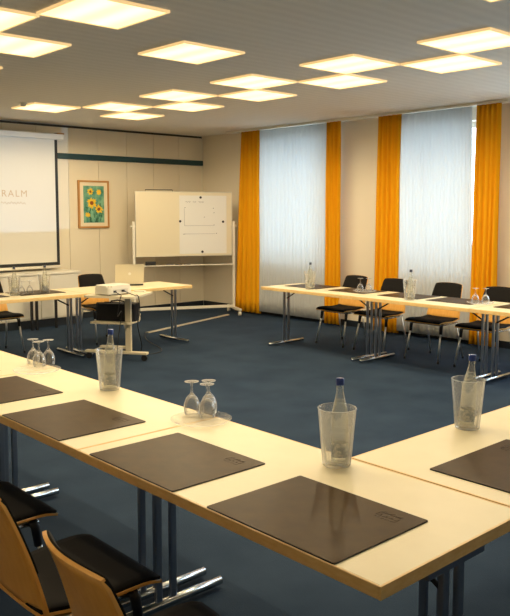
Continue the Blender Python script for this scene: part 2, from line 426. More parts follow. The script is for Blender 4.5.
# ------------------------------------------------------------------ folding tables
TL, TW, TH = 1.484, .709, .74
def make_table(TL=TL):
    """length along local X (0..TL), width along local Y (0..TW)"""
    t = thing('conference_table', '', 'table')
    e = .008
    obj('tabletop', BOX(e, TL - e, e, TW - e, TH - .03, TH, bev=.001, seg=1), M['laminate'], t)
    bm = bmesh.new(); z0, z1 = TH - .036, TH + .0004
    box(bm, 0.0003, e + .001, 0, TW, z0, z1, bev=.0015); box(bm, TL - e - .001, TL - .0003, 0, TW, z0, z1, bev=.003)
    box(bm, e, TL - e, 0, e + .001, z0, z1, bev=.003); box(bm, e, TL - e, TW - e - .001, TW, z0, z1, bev=.003)
    obj('edge_band', bm, M['beech'], t)
    # steel under-frame
    bm = bmesh.new()
    for y in (TW / 2 - .09, TW / 2 + .09): box(bm, .05, TL - .05, y - .012, y + .012, TH - .062, TH - .0365)
    obj('under_frame', bm, M['steel'], t)
    for x in (.03, TL - .085):
        bm = bmesh.new()
        for y in (TW / 2 - .037, TW / 2 + .037):
            box(bm, x - .010, x + .010, y - .016, y + .016, .036, TH - .0625, bev=.005)
        box(bm, x - .02, x + .02, TW / 2 - .14, TW / 2 + .14, TH - .0625, TH - .0365, bev=.003)
        lg = obj('leg', bm, M['steel'], t)
        fb = tube(bmesh.new(), [(x, TW / 2 - .30, .028), (x, TW / 2 - .295, .03), (x, TW / 2 + .295, .03), (x, TW / 2 + .30, .028)], [.010, .0195, .0195, .010], 16)
        obj('foot', fb, M['chrome'], lg)
        # folding strut under the top
        s = 1 if x < TL / 2 else -1
        sb = tube(bmesh.new(), [(x + s * .01, TW / 2, TH - .16), (x + s * .18, TW / 2, TH - .066)], .008, 8)
        obj('strut', sb, M['blackplastic'], lg)
    return t
T0 = make_table()
T1 = make_table(1.444)
def table_at(loc, rz, label, group, first=[True]):
    if first[0]:
        first[0] = False; T0.location = loc; T0.rotation_euler = (0, 0, rz); T0['label'] = label; T0['group'] = group; return T0
    return dup(T0, loc, rz, label, group)
GN, GW, GR = 'tables of the near row', 'tables of the row along the windows', 'tables of the row in front of the screen'
# near row: length along +Y, width x 1.452..2.161 : rotate +90 -> local X->Y, local Y->-X
NX1 = 2.161
for y, lab in ((1.131, 'cream table at lower right with its near corner in full view'),
               (2.6155, 'cream table of the near row in the middle left, between its neighbours'),
               (4.1005, 'cream table of the near row cut by the left edge')):
    table_at((NX1, y, 0), PI / 2, lab, GN)
table_at((2.166, 1.131, 0), 0, 'cream table at the right edge joined crosswise to the near row', 'table joined crosswise')
# the near end leg has to sit under the end of the table: rows use the same table
WX1 = 7.095
for k, (y, lab) in enumerate(((5.438, 'cream table at the far end of the window row, two chairs behind it'),
               (3.992, 'cream table in the window row below the nearer window'),
               (2.546, 'cream table of the window row at the right edge, mostly out of view'))):
    if k == 0: T1.location = (WX1, y, 0); T1.rotation_euler = (0, 0, PI / 2); T1['label'] = lab; T1['group'] = GW
    else: dup(T1, (WX1, y, 0), PI / 2, lab, GW)
RY = 7.60
for x, lab in ((4.40, 'cream table of the rear row holding the laptop'), (2.915, 'cream table of the rear row in front of the screen, cut by the left edge')):
    table_at((x + TL, RY + TW, 0), PI, lab, GR)

# ------------------------------------------------------------------ desk pads
def make_pad():
    t = thing('desk_pad', '', 'desk pad')   # long side along local Y (.53), short along X (.418); head side +X
    bm = bmesh.new(); rrect_prism(bm, .209, .265, .006, .0008, .004)
    obj('sheet', bm, M['leather'], t)
    bm = bmesh.new(); rrect_prism(bm, .2105, .2665, .007, .0002, .0032)
    obj('edge', bm, M['leather_edge'], t)
    # pressed crest near the upper right corner (+X, -Y)
    bm = bmesh.new(); z = .0041
    def st(pts, r=.0007): tube(bm, [(.145 + p[1], -.165 - p[0], z) for p in pts], r, 5)
    st([(-.035, -.01), (-.035, .012), (-.02, .024), (-.005, .012), (.01, .026), (.026, .012), (.042, .022), (.042, -.008)])
    st([(-.035, .012), (.042, .012)]); st([(-.02, -.008), (-.02, .01)]); st([(0, -.008), (0, .01)]); st([(.02, -.008), (.02, .01)])
    st([(-.04, -.012), (-.01, -.013), (.02, -.01), (.045, -.012)])
    st([(-.03, -.026), (-.024, -.02), (-.02, -.03), (-.012, -.022), (-.004, -.03), (.004, -.022), (.012, -.03), (.02, -.022), (.03, -.028), (.045, -.02)])
    obj('pressed_crest', bm, M['emboss'], t)
    return t
P0 = make_pad(); _pf = [True]
def pad_at(x, y, rz, lab, group):
    if _pf[0]:
        _pf[0] = False; P0.location = (x, y, TH + .0005); P0.rotation_euler = (0, 0, rz); P0['label'] = lab; P0['group'] = group; return
    dup(P0, (x, y, TH + .0005), rz, lab, group)
GP = 'brown desk pads on the near tables'
px = 1.452 + .006 + .209
pad_at(px, 1.290 + .265, 0, 'dark brown desk pad nearest the lower right table corner', GP)
pad_at(px, 1.997 + .265, 0, 'dark brown desk pad in front of the round tray with two goblets', GP)
pad_at(px, 2.762 + .265, 0, 'dark brown desk pad third from the near corner, left of the table joint', GP)
pad_at(px, 3.50 + .265, 0, 'dark brown desk pad fourth from the near corner, below the three goblets', GP)
pad_at(px, 4.24 + .265, 0, 'dark brown desk pad showing only a corner at the left edge', GP)
pad_at(2.268 + .265, 1.140 + .209, PI / 2, 'dark brown desk pad on the crosswise table at the right edge', GP)
GP2 = 'desk pads on the window row'
for y, lab in ((6.47, 'desk pad farthest along the window row, beside the water bottle at its end'), (5.75, 'desk pad behind the far pair of upturned goblets in the window row'),
               (5.03, 'desk pad behind the nearer bottle of the window row, third from its far end'), (4.40, 'desk pad left of the right pair of goblets in the window row'), (3.62, 'desk pad at the right edge of the window row')):
    pad_at(WX1 - .03 - .209, y, PI, lab, GP2)
GP3 = 'desk pads on the rear row'
for x, lab in ((4.02, 'desk pad on the rear row right of its two bottles'), (3.35, 'desk pad on the rear row at the left edge')):
    pad_at(x, RY + TW - .02 - .209, -PI / 2, lab, GP3)

# ------------------------------------------------------------------ chairs
def make_chair():
    """faces +X, origin on the floor below the seat centre"""
    t = thing('conference_chair', '', 'chair')
    zs = .445
    # seat: front edge x=+.22, back x=-.21
    def seat(u, v):
        x = -.205 + .425 * u; w = (.205 + .03 * min(1, u * 1.6))
        if u > .93: w -= (u - .93) * .10
        y = (v - .5) * 2 * w
        z = zs - .012 * math.exp(-((u - .35) / .25) ** 2) + .010 * (2 * abs(v - .5)) ** 3 * (1 - u) - .014 * max(0, (u - .82) / .18) ** 2
        return Vector((x, y, z))
    s = obj('seat', sheet(bmesh.new(), seat, 16, 10, .009), M['ply'], t)
    def seatpad(u, v):
        p = seat(.01 + .98 * u, .01 + .98 * v); e = min(u, 1 - u, v, 1 - v)
        p.z += .014 - .006 * max(0, 1 - e / .06); return p
    obj('seat_pad', sheet(bmesh.new(), seatpad, 16, 12, .016), M['blackpad'], s)
    # backrest shell
    def back(u, v):
        # v 0 bottom..1 top
        z = zs + .005 + .392 * v
        hw = .218 - .042 * v ** 1.2
        if v > .93: hw -= .008 * ((v - .93) / .07) ** 2
        q = (u - .5) * 2
        y = q * hw
        x = -.205 - .075 * v - .045 * v * v - (.034 * (1 - q * q)) * (.35 + .65 * v) + .02
        z -= .010 * (abs(q) ** 3) * v
        return Vector((x, y, z))
    b = obj('backrest', sheet(bmesh.new(), back, 14, 14, .011), M['ply'], t)
    def backpad(u, v):
        p = back(.006 + .988 * u, .36 + .634 * v); e = min(u, 1 - u, v, 1 - v)
        p.x += .012 - .006 * max(0, 1 - e / .06); return p
    obj('back_pad', sheet(bmesh.new(), backpad, 14, 12, .013), M['blackpad'], b)
    # frame
    bm = bmesh.new()
    for sy in (-1, 1):
        tube(bm, [(-.19, sy * .185, zs - .03), (.15, sy * .195, zs - .034)], .011, 10)
        tube(bm, [(-.16, sy * .15, zs - .028), (.13, sy * .16, zs - .032)], .008, 8)
    tube(bm, [(.12, -.2, zs - .034), (.12, .2, zs - .034)], .010, 10)
    tube(bm, [(-.17, -.19, zs - .03), (-.17, .19, zs - .03)], .010, 10)
    obj('frame', bm, M['chrome'], t)
    for sy in (-1, 1):
        l = obj('leg', tube(bmesh.new(), [(.13, sy * .197, zs - .03), (.165, sy * .205, .24), (.215, sy * .222, .012)], .0105, 10), M['satin'], t)
        obj('leg_sleeve', tube(bmesh.new(), [(.12, sy * .197, zs - .022), (.134, sy * .198, zs - .05), (.145, sy * .200, zs - .13)], [.019, .019, .016], 10), M['blackplastic'], l)
        obj('leg_cap', tube(bmesh.new(), [(.2125, sy * .2215, .03), (.2168, sy * .2225, 0.001)], .0135, 10), M['blackplastic'], l)
        l = obj('leg', tube(bmesh.new(), [(-.17, sy * .187, zs - .03), (-.205, sy * .2, .24), (-.275, sy * .218, .012)], .0105, 10), M['satin'], t)
        obj('leg_cap', tube(bmesh.new(), [(-.272, sy * .2175, .03), (-.277, sy * .2182, 0.001)], .0135, 10), M['blackplastic'], l)
    return t
C0 = make_chair(); _cf = [True]
def chair_at(x, y, rz, lab, group):
    if _cf[0]:
        _cf[0] = False; C0.location = (x, y, 0); C0.rotation_euler = (0, 0, rz); C0['label'] = lab; C0['group'] = group; return
    dup(C0, (x, y, 0), rz, lab, group)
GC = 'plywood chairs at the near row'
chair_at(1.19, 1.605, math.radians(-5), 'wooden shell chair nearest the camera, its back in full view at the bottom edge', GC)
chair_at(1.215, 2.26, 0, 'wooden shell chair at the lower left edge, its black seat under the near table', GC)
chair_at(1.235, 3.01, 0, 'chair of the near row showing only its black seat at the left edge', GC)
GCW = 'black padded chairs behind the window row'
for y, lab in ((6.355, 'black padded chair between the two windows, farthest in the window row'), (5.74, 'black padded chair in front of the third orange curtain'),
               (4.99, 'black padded chair in front of the nearer sheer, between two others'), (4.34, 'black padded chair in front of the rightmost orange curtain')):
    chair_at(7.27, y, PI, lab, GCW)
GCR = 'black padded chairs behind the rear row'
chair_at(5.17, 8.55, -PI / 2, 'black padded chair behind the rear row next to the laptop', GCR)
chair_at(3.80, 8.62, -PI / 2, 'black padded chair behind the rear row at the left edge', GCR)

# ------------------------------------------------------------------ coolers, bottles, goblets, trays
def make_cooler():
    o = obj('wine_cooler', lathe(bmesh.new(), [(0, .0005), (.050, .0005), (.052, .004), (.0695, .207), (.0715, .211), (.0695, .213), (.0665, .209), (.0485, .010), (0, .010)], 36), M['acrylic'])
    return tag(o, '', 'bottle cooler')
def make_bottle(capmat=M['bluecap']):
    t = thing('water_bottle', '', 'bottle')
    prof = [(0, .0), (.028, .0), (.031, .004), (.031, .155), (.0295, .178), (.024, .205), (.017, .235), (.0128, .258), (.0125, .280), (.014, .282), (.014, .287)]
    obj('glass_body', lathe(bmesh.new(), prof, 28), M['bottleglass'], t)
    ins = [(0, .004), (.0275, .004), (.029, .008), (.029, .154), (.0275, .177), (.022, .203), (.0165, .228), (0, .228)]
    obj('water', lathe(bmesh.new(), ins, 24), M['water'], t)
    obj('cap', lathe(bmesh.new(), [(.0148, .279), (.0150, .302), (.013, .305), (0, .305)], 20), capmat, t)
    obj('label_band', lathe(bmesh.new(), [(.0316, .020), (.0316, .072)], 28), M['label'], t)
    return t
def make_goblet():
    """turned upside down: rim at z=0"""
    prof = [(.0345, .0), (.0372, .022), (.036, .045), (.027, .070), (.012, .088), (.0052, .098), (.0042, .125), (.006, .141), (.018, .1445), (.032, .1465), (.0325, .1480), (.018, .149), (0, .1495)]
    inn = [(0, .080), (.010, .082), (.0257, .067), (.0347, .044), (.0359, .022), (.0332, .0)]
    bm = lathe(bmesh.new(), inn + prof, 28)
    o = obj('goblet', bm, M['glass']); return tag(o, '', 'glass')
def make_tray():
    o = obj('glass_tray', lathe(bmesh.new(), [(0, .0005), (.095, .0005), (.125, .008), (.132, .014), (.134, .0155), (.131, .0165), (.122, .0115), (.094, .004), (0, .004)], 48), M['traymat'])
    return tag(o, '', 'tray')
K0, B0, G0, Y0_ = make_cooler(), make_bottle(), make_goblet(), make_tray()
B1 = make_bottle(M['darkcap'])
used = set()
def put(proto, loc, lab, group, rz=0, tilt=None):
    if proto.name not in used:
        used.add(proto.name); o = proto; o.location = loc; o['label'] = lab; o['group'] = group
    else: o = dup(proto, loc, rz, lab, group)
    o.rotation_euler = (tilt[0], tilt[1], rz) if tilt else (0, 0, rz)
    return o
sets = [((2.064, 1.819), 'at the table joint in the lower centre', (.01, -.03), (-.07, .07)),
        ((2.836, 1.764), 'on the crosswise table at the right', (.0, .008), (.05, .03)),
        ((2.095, 3.410), 'on the near row, left of centre', (-.005, -.005), (.06, .0)),
        ((2.10, 5.02), 'on the near row at the left edge', (0, 0), (.05, 0)),
        ((6.600, 6.262), 'at the far end of the window row', (0, 0), (.02, 0)),
        ((6.555, 4.795), 'in the window row in front of the nearer sheer', (0, 0), (.02, .03)),
        ((3.715, 7.97), 'on the rear row at the far left', (0, 0), (.02, 0)),
        ((4.065, 7.95), 'on the rear row below the screen corner', (0, 0), (0, .02))]
for (x, y), lab, (bx, by), tl in sets:
    put(K0, (x, y, TH + .0005), 'clear bottle cooler ' + lab, 'clear bottle coolers on the tables')
    put(B0 if x < 3 else B1, (x + bx * .4, y + by * .4, TH + .0125), 'water bottle inside the cooler ' + lab, 'water bottles in coolers', tilt=tl)
gob = [((2.122, 2.728), 'left one of the upturned goblets on the centre tray'), ((2.140, 2.640), 'right front one of the upturned goblets on the centre tray'), ((2.19, 2.690), 'right rear one of the upturned goblets on the centre tray'),
       ((2.140, 4.350), 'left one of three upturned goblets at the left edge of the near row'), ((2.125, 4.245), 'front middle one of three upturned goblets at the left edge of the near row'), ((2.195, 4.262), 'right one of three upturned goblets at the left edge of the near row')]
for k, ((x, y), lab) in enumerate(gob):
    dx = -.018 if k < 3 else -.02
    if k >= 3: y -= .035
    put(G0, (x + dx, y, TH + (.0050 if k < 3 else .0008)), lab, 'upturned goblets on the near row')
for (x, y), lab in (((6.80, 5.66), 'left goblet of the far pair in the window row'), ((6.85, 5.58), 'right goblet of the far pair in the window row'),
                    ((6.76, 4.15), 'left goblet of the pair at the right in the window row'), ((6.81, 4.065), 'right goblet of the pair at the right in the window row'),
                    ((3.83, 8.03), 'left goblet between the two bottles on the rear row'), ((3.92, 8.02), 'right goblet between the two bottles on the rear row')):
    put(G0, (x, y, TH + (.0095 if 6 < x else .0008)), lab, 'upturned goblets farther away')
put(Y0_, (2.06, 2.605, TH + .0009), 'clear round tray under the goblets at the middle of the near row', 'clear trays')
put(Y0_, (2.02, 4.07, TH + .0009), 'clear round tray on the near row beside three goblets', 'clear trays')
put(Y0_, (6.82, 5.61, TH + .0052), 'clear round tray under the far goblets of the window row', 'clear trays')
put(Y0_, (6.78, 4.11, TH + .0052), 'clear round tray under the right goblets of the window row', 'clear trays')

# ------------------------------------------------------------------ projection screen
t = thing('projection_screen', 'white pull-down projection screen with black border on the back wall', 'projection screen', (0, 10.47, 0))
SX0, SX1 = 3.30, 5.61
obj('screen_cloth', BOX(SX0, SX1, -.003, .0, .90, 2.72), M['screen'], t)
bm = bmesh.new()
box(bm, SX1 - .045, SX1, -.005, -.0032, .86, 2.72); box(bm, SX0, SX0 + .045, -.005, -.0032, .86, 2.72)
box(bm, SX0 + .045, SX1 - .045, -.005, -.0032, .86, .905)
obj('black_border', bm, M['black'], t)
obj('bottom_bar', tube(bmesh.new(), [(SX0 - .01, -.002, .835), (SX1 + .01, -.002, .835)], .022, 12), M['whitepaint'], t)
hs = obj('housing', BOX(SX0 - .1, SX1 + .09, -.05, .07, 2.705, 2.79, bev=.015), M['whitepaint'], t)
obj('end_cap', BOX(SX1 - .02, SX1 + .092, -.055, .06, 2.785, 2.805, bev=.004), M['framewood'], hs)
obj('wall_bracket', BOX(SX1 - .2, SX1 - .16, .07, .179, 2.72, 2.78), M['whitepaint'], t)
obj('wall_bracket', BOX(SX0 + .16, SX0 + .2, .07, .179, 2.72, 2.78), M['whitepaint'], t)
# faint heading on the projected page
def text_obj(body, size, loc, m, parent, name='projected_heading', extrude=.0004, spacing=1.25):
    cu = bpy.data.curves.new(name, 'FONT'); cu.body = body; cu.size = size; cu.extrude = extrude; cu.align_x = 'RIGHT'; cu.space_character = spacing
    o = bpy.data.objects.new(name, cu); COL.objects.link(o)
    o.rotation_euler = (PI / 2, 0, 0); o.location = loc
    bpy.context.view_layer.update()
    dg = bpy.context.evaluated_depsgraph_get(); me = bpy.data.meshes.new_from_object(o.evaluated_get(dg))
    me.materials.clear(); me.materials.append(m)
    mo = bpy.data.objects.new(name, me); COL.objects.link(mo); mo.matrix_world = o.matrix_world.copy(); mo.parent = parent
    bpy.data.objects.remove(o)
    return mo
text_obj('ERALM', .135, (5.12, -.0045, 1.865), M['proj_text'], t)
bm = bmesh.new()
pts = []
for k in range(40): pts.append((4.72 + .0095 * k, -.0042, 1.775 + .014 * math.sin(k * 1.25) + .006 * math.sin(k * .47)))
tube(bm, pts, .0025, 5); obj('projected_script', bm, M['proj_text'], t)

# ------------------------------------------------------------------ sunflower picture
t = thing('framed_picture', 'wood framed picture of sunflowers on the beige panel wall', 'picture', (6.30, YW - .026, 1.765))
w, h = .272, .368
bm = bmesh.new()
for a in ((-w, -w + .028, -h, h), (w - .028, w, -h, h), (-w + .028, w - .028, h - .028, h), (-w + .028, w - .028, -h, -h + .028)):
    box(bm, a[0], a[1], -.012, .024, a[2], a[3], bev=.003)
obj('frame', bm, M['framewood'], t)
obj('mount', BOX(-w + .026, w - .026, 0, .02, -h + .026, h - .026), M['mount'], t)
pic = obj('painting', BOX(-.182, .182, -.003, -.0003, -.285, .285), M['sf_bg'], t)
rn = random.Random(3)
def blob(bm, cx, cz, rx, rz_, y, n=14, j=.15):
    vs = [bm.verts.new((cx + rx * (1 + rn.uniform(-j, j)) * math.cos(2 * PI * k / n), y, cz + rz_ * (1 + rn.uniform(-j, j)) * math.sin(2 * PI * k / n))) for k in range(n)]
    bm.faces.new(vs)
st = bmesh.new()
for k in range(26):
    x = rn.uniform(-.15, .15); z = rn.uniform(-.26, -.02); l = rn.uniform(.05, .13); a = rn.uniform(-.4, .4)
    vs = [st.verts.new((x + dx * math.cos(a) - dz * math.sin(a), -.0036, min(.28, max(-.28, z + dx * math.sin(a) + dz * math.cos(a))))) for dx, dz in ((-.008, -l / 2), (.008, -l / 2), (.014, 0), (.003, l / 2), (-.008, .01))]
    st.faces.new(vs)
obj('leaves', st, M['sf_stem'], pic)
for cx, cz, r in ((-.04, .02, .098), (.085, -.075, .078), (-.06, .195, .06), (.09, .19, .05), (-.11, -.16, .05)):
    pt = bmesh.new(); hub = [pt.verts.new((cx + r * .36 * math.cos(2 * PI * k / 14), -.0040, cz + r * .36 * math.sin(2 * PI * k / 14))) for k in range(14)]
    for k in range(14):
        a = 2 * PI * k / 14; a2 = 2 * PI * (k + 1) / 14; am_ = (a + a2) / 2 + rn.uniform(-.12, .12); L_ = r * rn.uniform(.75, 1.12)
        tip = pt.verts.new((cx + L_ * math.cos(am_), -.0040, cz + L_ * math.sin(am_)))
        m1 = pt.verts.new((cx + L_ * .7 * math.cos(am_ - .24), -.0040, cz + L_ * .7 * math.sin(am_ - .24)))
        m2 = pt.verts.new((cx + L_ * .7 * math.cos(am_ + .24), -.0040, cz + L_ * .7 * math.sin(am_ + .24)))
        pt.faces.new((hub[k], m1, tip, m2, hub[(k + 1) % 14]))
    pt.faces.new(hub)
    obj('flower_petals', pt, M['sf_pet'], pic)
    if r > .055:
        md = bmesh.new(); blob(md, cx, cz, r * .34, r * .34, -.0052); obj('flower_centre', md, M['sf_mid'], pic)

# ------------------------------------------------------------------ rolling whiteboard (stands across the corner)
PL, PR_ = Vector((6.68, 10.10)), Vector((8.17, 9.46))
d = (PR_ - PL); wlen = d.length; ang = math.atan2(d.y, d.x)
t = thing('mobile_whiteboard', 'white rolling whiteboard on a stand in the corner beside the orange curtain', 'whiteboard', (PL.x, PL.y, 0), ang)
HW = wlen
# local: x along board, -y toward the room
bd = obj('board', BOX(.035, HW - .035, -.014, .010, .955, 1.955, bev=.003), M['whiteboard'], t)
bm = bmesh.new()
box(bm, .03, HW - .03, -.017, .013, .945, .960, bev=.003); box(bm, .03, HW - .03, -.017, .013, 1.952, 1.967, bev=.003)
box(bm, .026, .038, -.017, .013, .945, 1.967, bev=.003); box(bm, HW - .038, HW - .026, -.017, .013, .945, 1.967, bev=.003)
obj('board_frame', bm, M['alu'], bd)
obj('top_clip_rail', tube(bmesh.new(), [(.19, 0, 1.969), (.19, 0, 1.99), (.62, 0, 1.99), (.62, 0, 1.969)], .006, 8), M['blackplastic'], bd)
for x in (0, HW):
    p = obj('post', BOX(x - .02, x + .02, -.02, .02, .11, 1.50, bev=.005), M['whitepaint'], t)
    obj('pivot_knob', tube(bmesh.new(), [(x - .035 if x > 1 else x - .05, 0, 1.42), (x + .05 if x > 1 else x + .035, 0, 1.42)], .016, 12), M['whitepaint'], p)
    f_ = obj('foot', BOX(x - .025, x + .025, -.36, .30 if x > 1 else .26, .075, .115, bev=.008), M['whitepaint'], t)
    for yy in (-.33, .27 if x > 1 else .22):
        bm = tube(bmesh.new(), [(x - .02, yy, .036), (x + .02, yy, .036)], .034, 16)
        box(bm, x - .012, x + .012, yy - .012, yy + .012, .036, .076)
        obj('caster', bm, M['grey_white'], f_)
obj('lower_rail', BOX(.02, HW - .02, -.016, .016, .10, .145, bev=.004), M['whitepaint'], t)
tr = obj('pen_tray', BOX(.02, HW - .02, -.085, -.02, .80, .815, bev=.003), M['whitepaint'], t)
# whiteboard sheet, magnets, eraser and pens are separate things lying on it
def on_board(bm, name, m, lab, cat, parent=None, group=None):
    o = obj(name, bm, m, parent)
    if parent is None:
        o.location = (PL.x, PL.y, 0); o.rotation_euler = (0, 0, ang); tag(o, lab, cat, group)
    return o
sx0, sx1 = .725, 1.50
sh = on_board(BOX(sx0, sx1, -.0165, -.0145, .985, 1.905), 'paper_sheet', M['paper'], 'large white paper sheet with a drawn graph, held on the whiteboard by magnets', 'paper')
bm = bmesh.new(); y = -.0172
def ln(a, b, r=.0028): tube(bm, [(a[0], y, a[1]), (b[0], y, b[1])], r, 5)
ln((sx0 + .08, 1.70), (sx0 + .08, 1.43)); ln((sx0 + .08, 1.43), (sx0 + .56, 1.43)); ln((sx0 + .08, 1.30), (sx0 + .58, 1.30)); ln((sx0 + .06, 1.295), (sx0 + .10, 1.30), .006)
obj('drawn_graph', bm, M['ink'], sh)
bm = bmesh.new()
for (a, n) in ((.10, 14), (.22, 10), (.31, 15)):
    tube(bm, [(sx0 + a + .006 * k, y, 1.805 + .010 * math.sin(k * 2.1) + .004 * math.sin(k)) for k in range(n)], .0022, 5)
for (a, z) in ((.55, 1.70), (.56, 1.63), (.40, 1.56), (.60, 1.30), (.56, 1.435), (.085, 1.71)):
    tube(bm, [(sx0 + a, y, z), (sx0 + a + .012, y, z + .008)], .005, 6)
obj('handwriting', bm, M['ink2'], sh)
for (x, z), lab in (((1.07, 1.875), 'top'), ((sx0 + .010, 1.50), 'left'), ((sx1 - .06, 1.49), 'right'), ((1.095, 1.015), 'bottom')):
    b_ = tube(bmesh.new(), [(x, -.0168, z), (x, -.027, z)], .019, 16)
    on_board(b_, 'magnet', M['magnet'], 'small round dark magnet at the %s of the paper sheet' % lab, 'magnet', group='magnets on the whiteboard')
on_board(BOX(.17, .33, -.075, -.03, .816, .875, bev=.006), 'board_eraser', M['blackplastic'], 'dark eraser box on the left end of the whiteboard tray', 'eraser')
for k, xx in enumerate((.50, .64, .78)):
    b_ = tube(bmesh.new(), [(xx, -.05, .823), (xx + .11, -.05, .823)], .0065, 8)
    on_board(b_, 'marker_pen', M['ink2'] if k != 1 else M['blackplastic'], '%s marker pen on the whiteboard tray' % ('leftmost', 'middle', 'rightmost')[k], 'pen', group='marker pens on the tray')

# ------------------------------------------------------------------ white sideboard and dark-legged bench table behind
t = thing('sideboard', 'low white sideboard along the wall below the projection screen', 'sideboard', (0, 0, 0))
obj('body', BOX(3.3, 5.72, 10.12, 10.62, .12, .755), M['grey_white'], t)
obj('top', BOX(3.28, 5.74, 10.09, 10.63, .755, .785, bev=.004), M['grey_white'], t)
for k in range(4): obj('door', BOX(3.32 + .597 * k, 3.90 + .597 * k, 10.10, 10.119, .14, .745, bev=.003), M['grey_white'], t)
obj('plinth', BOX(3.34, 5.68, 10.16, 10.6, 0, .12), M['base'], t)

t = thing('folding_frame', 'dark legged low stand behind the rear row in front of the white sideboard', 'stand', (0, 0, 0))
for x, y in ((4.89, 9.96), (4.955, 9.94), (5.26, 9.96)):
    obj('leg', BOX(x - .016, x + .016, y - .016, y + .016, 0, .52, bev=.003), M['blackplastic'], t)
obj('top', BOX(4.86, 5.29, 9.90, 10.0, .52, .54, bev=.003), M['blackplastic'], t)

# ------------------------------------------------------------------ projector trolley
TA = math.atan2(-.84, .545)   # local +X points to the camera's right, local +Y away from it
TCx, TCy = 4.65, 7.30
t = thing('projector_trolley', 'cream metal rolling trolley with shelf under the projector', 'trolley', (TCx, TCy, 0), TA)
bm = bmesh.new(); rrect_prism(bm, .29, .285, .05, .748, .770, c=(.066, -.195))
obj('top_plate', bm, M['cream_metal'], t)
sh_ = bmesh.new(); rrect_prism(sh_, .24, .15, .02, .41, .428, c=(-.106, .063))
obj('shelf', sh_, M['cream_metal'], t)
ps = obj('post', BOX(.05, .118, -.018, .022, .101, .747, bev=.006), M['cream_metal'], t)
for yy, xa, xb in ((0, -.44, .31), (.29, -.40, -.02)):
    r_ = obj('base_rail', BOX(xa, xb, yy - .035, yy + .035, .072, .100, bev=.006), M['cream_metal'], t)
    for xx in (xa + .04, xb - .04):
        bm = tube(bmesh.new(), [(xx, yy - .016, .034), (xx, yy + .016, .034)], .033, 16); box(bm, xx - .014, xx + .014, yy - .022, yy + .022, .055, .0725)
        obj('caster', bm, M['blackplastic'], r_)
obj('cross_rail', BOX(-.16, -.12, .036, .254, .075, .097), M['cream_metal'], t)
def on_trolley(x, y, z):
    return Vector((TCx + x * .545 + y * .84, TCy - x * .84 + y * .545, z))
# projector
p = on_trolley(.03, -.265, .771); PA = math.radians(10)
t = thing('projector', 'white video projector with cables on the trolley', 'projector', p, PA)
bm = bmesh.new(); rrect_prism(bm, .17, .125, .045, .012, .102)
es = [e for e in bm.edges if abs(e.verts[0].co.z - e.verts[1].co.z) < 1e-5 and e.verts[0].co.z > .09]
bmesh.ops.bevel(bm, geom=es, offset=.02, segments=4, affect='EDGES')
body = obj('body', bm, M['grey_white'], t)
obj('socket_panel', BOX(-.115, .10, -.1265, -.1245, .024, .062, bev=.0), M['alu'], body)
bm = bmesh.new()
for xx in (-.09, .025): box(bm, xx - .018, xx + .018, -.133, -.1266, .03, .052)
obj('plug', bm, M['blackplastic'], body)
obj('lens', tube(bmesh.new(), [(-.05, .115, .05), (-.05, .15, .05)], .028, 18), M['blackplastic'], t)
bm = bmesh.new()
for xx, yy in ((-.13, -.09), (.13, -.09), (0, .09)): tube(bm, [(xx, yy, .0005), (xx, yy, .013)], .012, 10)
obj('foot', bm, M['blackplastic'], t)
pr = Matrix.Translation(p) @ Matrix.Rotation(PA, 4, 'Z')
def cable(pts, r, lab, name='cable'):
    cu = []
    P = [Vector(q) for q in pts]
    for i in range(len(P) - 1):
        a, b_, c, d_ = P[max(i - 1, 0)], P[i], P[i + 1], P[min(i + 2, len(P) - 1)]
        for k in range(8):
            s = k / 8
            cu.append(.5 * ((2 * b_) + (-a + c) * s + (2 * a - 5 * b_ + 4 * c - d_) * s * s + (-a + 3 * b_ - 3 * c + d_) * s ** 3))
    cu.append(P[-1])
    return tag(obj(name, tube(bmesh.new(), cu, r, 8), M['blackplastic']), lab, 'cable')
a = pr @ Vector((-.09, -.137, .041)); b_ = pr @ Vector((.025, -.137, .041))
cable([a, a + Vector((.0, -.03, -.012)), on_trolley(.22, -.47, .78), on_trolley(.22, -.495, .765), on_trolley(.20, -.50, .66), on_trolley(.14, -.40, .55), on_trolley(.06, -.12, .56), on_trolley(.02, -.12, .30), on_trolley(-.02, -.1, .012)], .0045, 'left black cable hanging from the projector')
cable([b_, b_ + Vector((.01, -.03, -.01)), on_trolley(.33, -.40, .781), on_trolley(.37, -.38, .765), on_trolley(.35, -.30, .6), on_trolley(.22, -.06, .42), on_trolley(.19, .05, .30), on_trolley(.19, .12, .15), on_trolley(.12, .28, .012),
       (5.3, 7.45, .008), (5.6, 8.2, .008), (5.90, 8.68, .008)], .005, 'long black cable running from the projector over the carpet to the cable strip')
cable([on_trolley(-.10, .12, .008), on_trolley(-.2, .08, .008), on_trolley(-.32, .10, .008), on_trolley(-.30, .20, .008), on_trolley(-.18, .19, .008), on_trolley(-.08, .16, .008)], .006, 'black cable coiled on the floor under the trolley')
# bag on shelf
bm = bmesh.new()
rrect_prism(bm, .24, .085, .05, 0, .19)
bmesh.ops.subdivide_edges(bm, edges=bm.edges[:], cuts=1)
for v in bm.verts: v.co += Vector((rn.uniform(-.006, .006), rn.uniform(-.006, .006), 0 if v.co.z < .02 else rn.uniform(-.012, .014)))
bt = thing('laptop_bag', 'soft black bag lying on the shelf of the trolley', 'bag', on_trolley(-.10, .125, .4292), TA)
obj('body', bm, M['bagcloth'], bt)
obj('handle', tube(bmesh.new(), [(-.09, 0, .185), (-.08, 0, .215), (0, 0, .228), (.08, 0, .215), (.09, 0, .185)], .008, 8), M['bagcloth'], bt)
obj('pocket', BOX(-.16, .16, .088, .105, .03, .13, bev=.006), M['bagcloth'], bt)
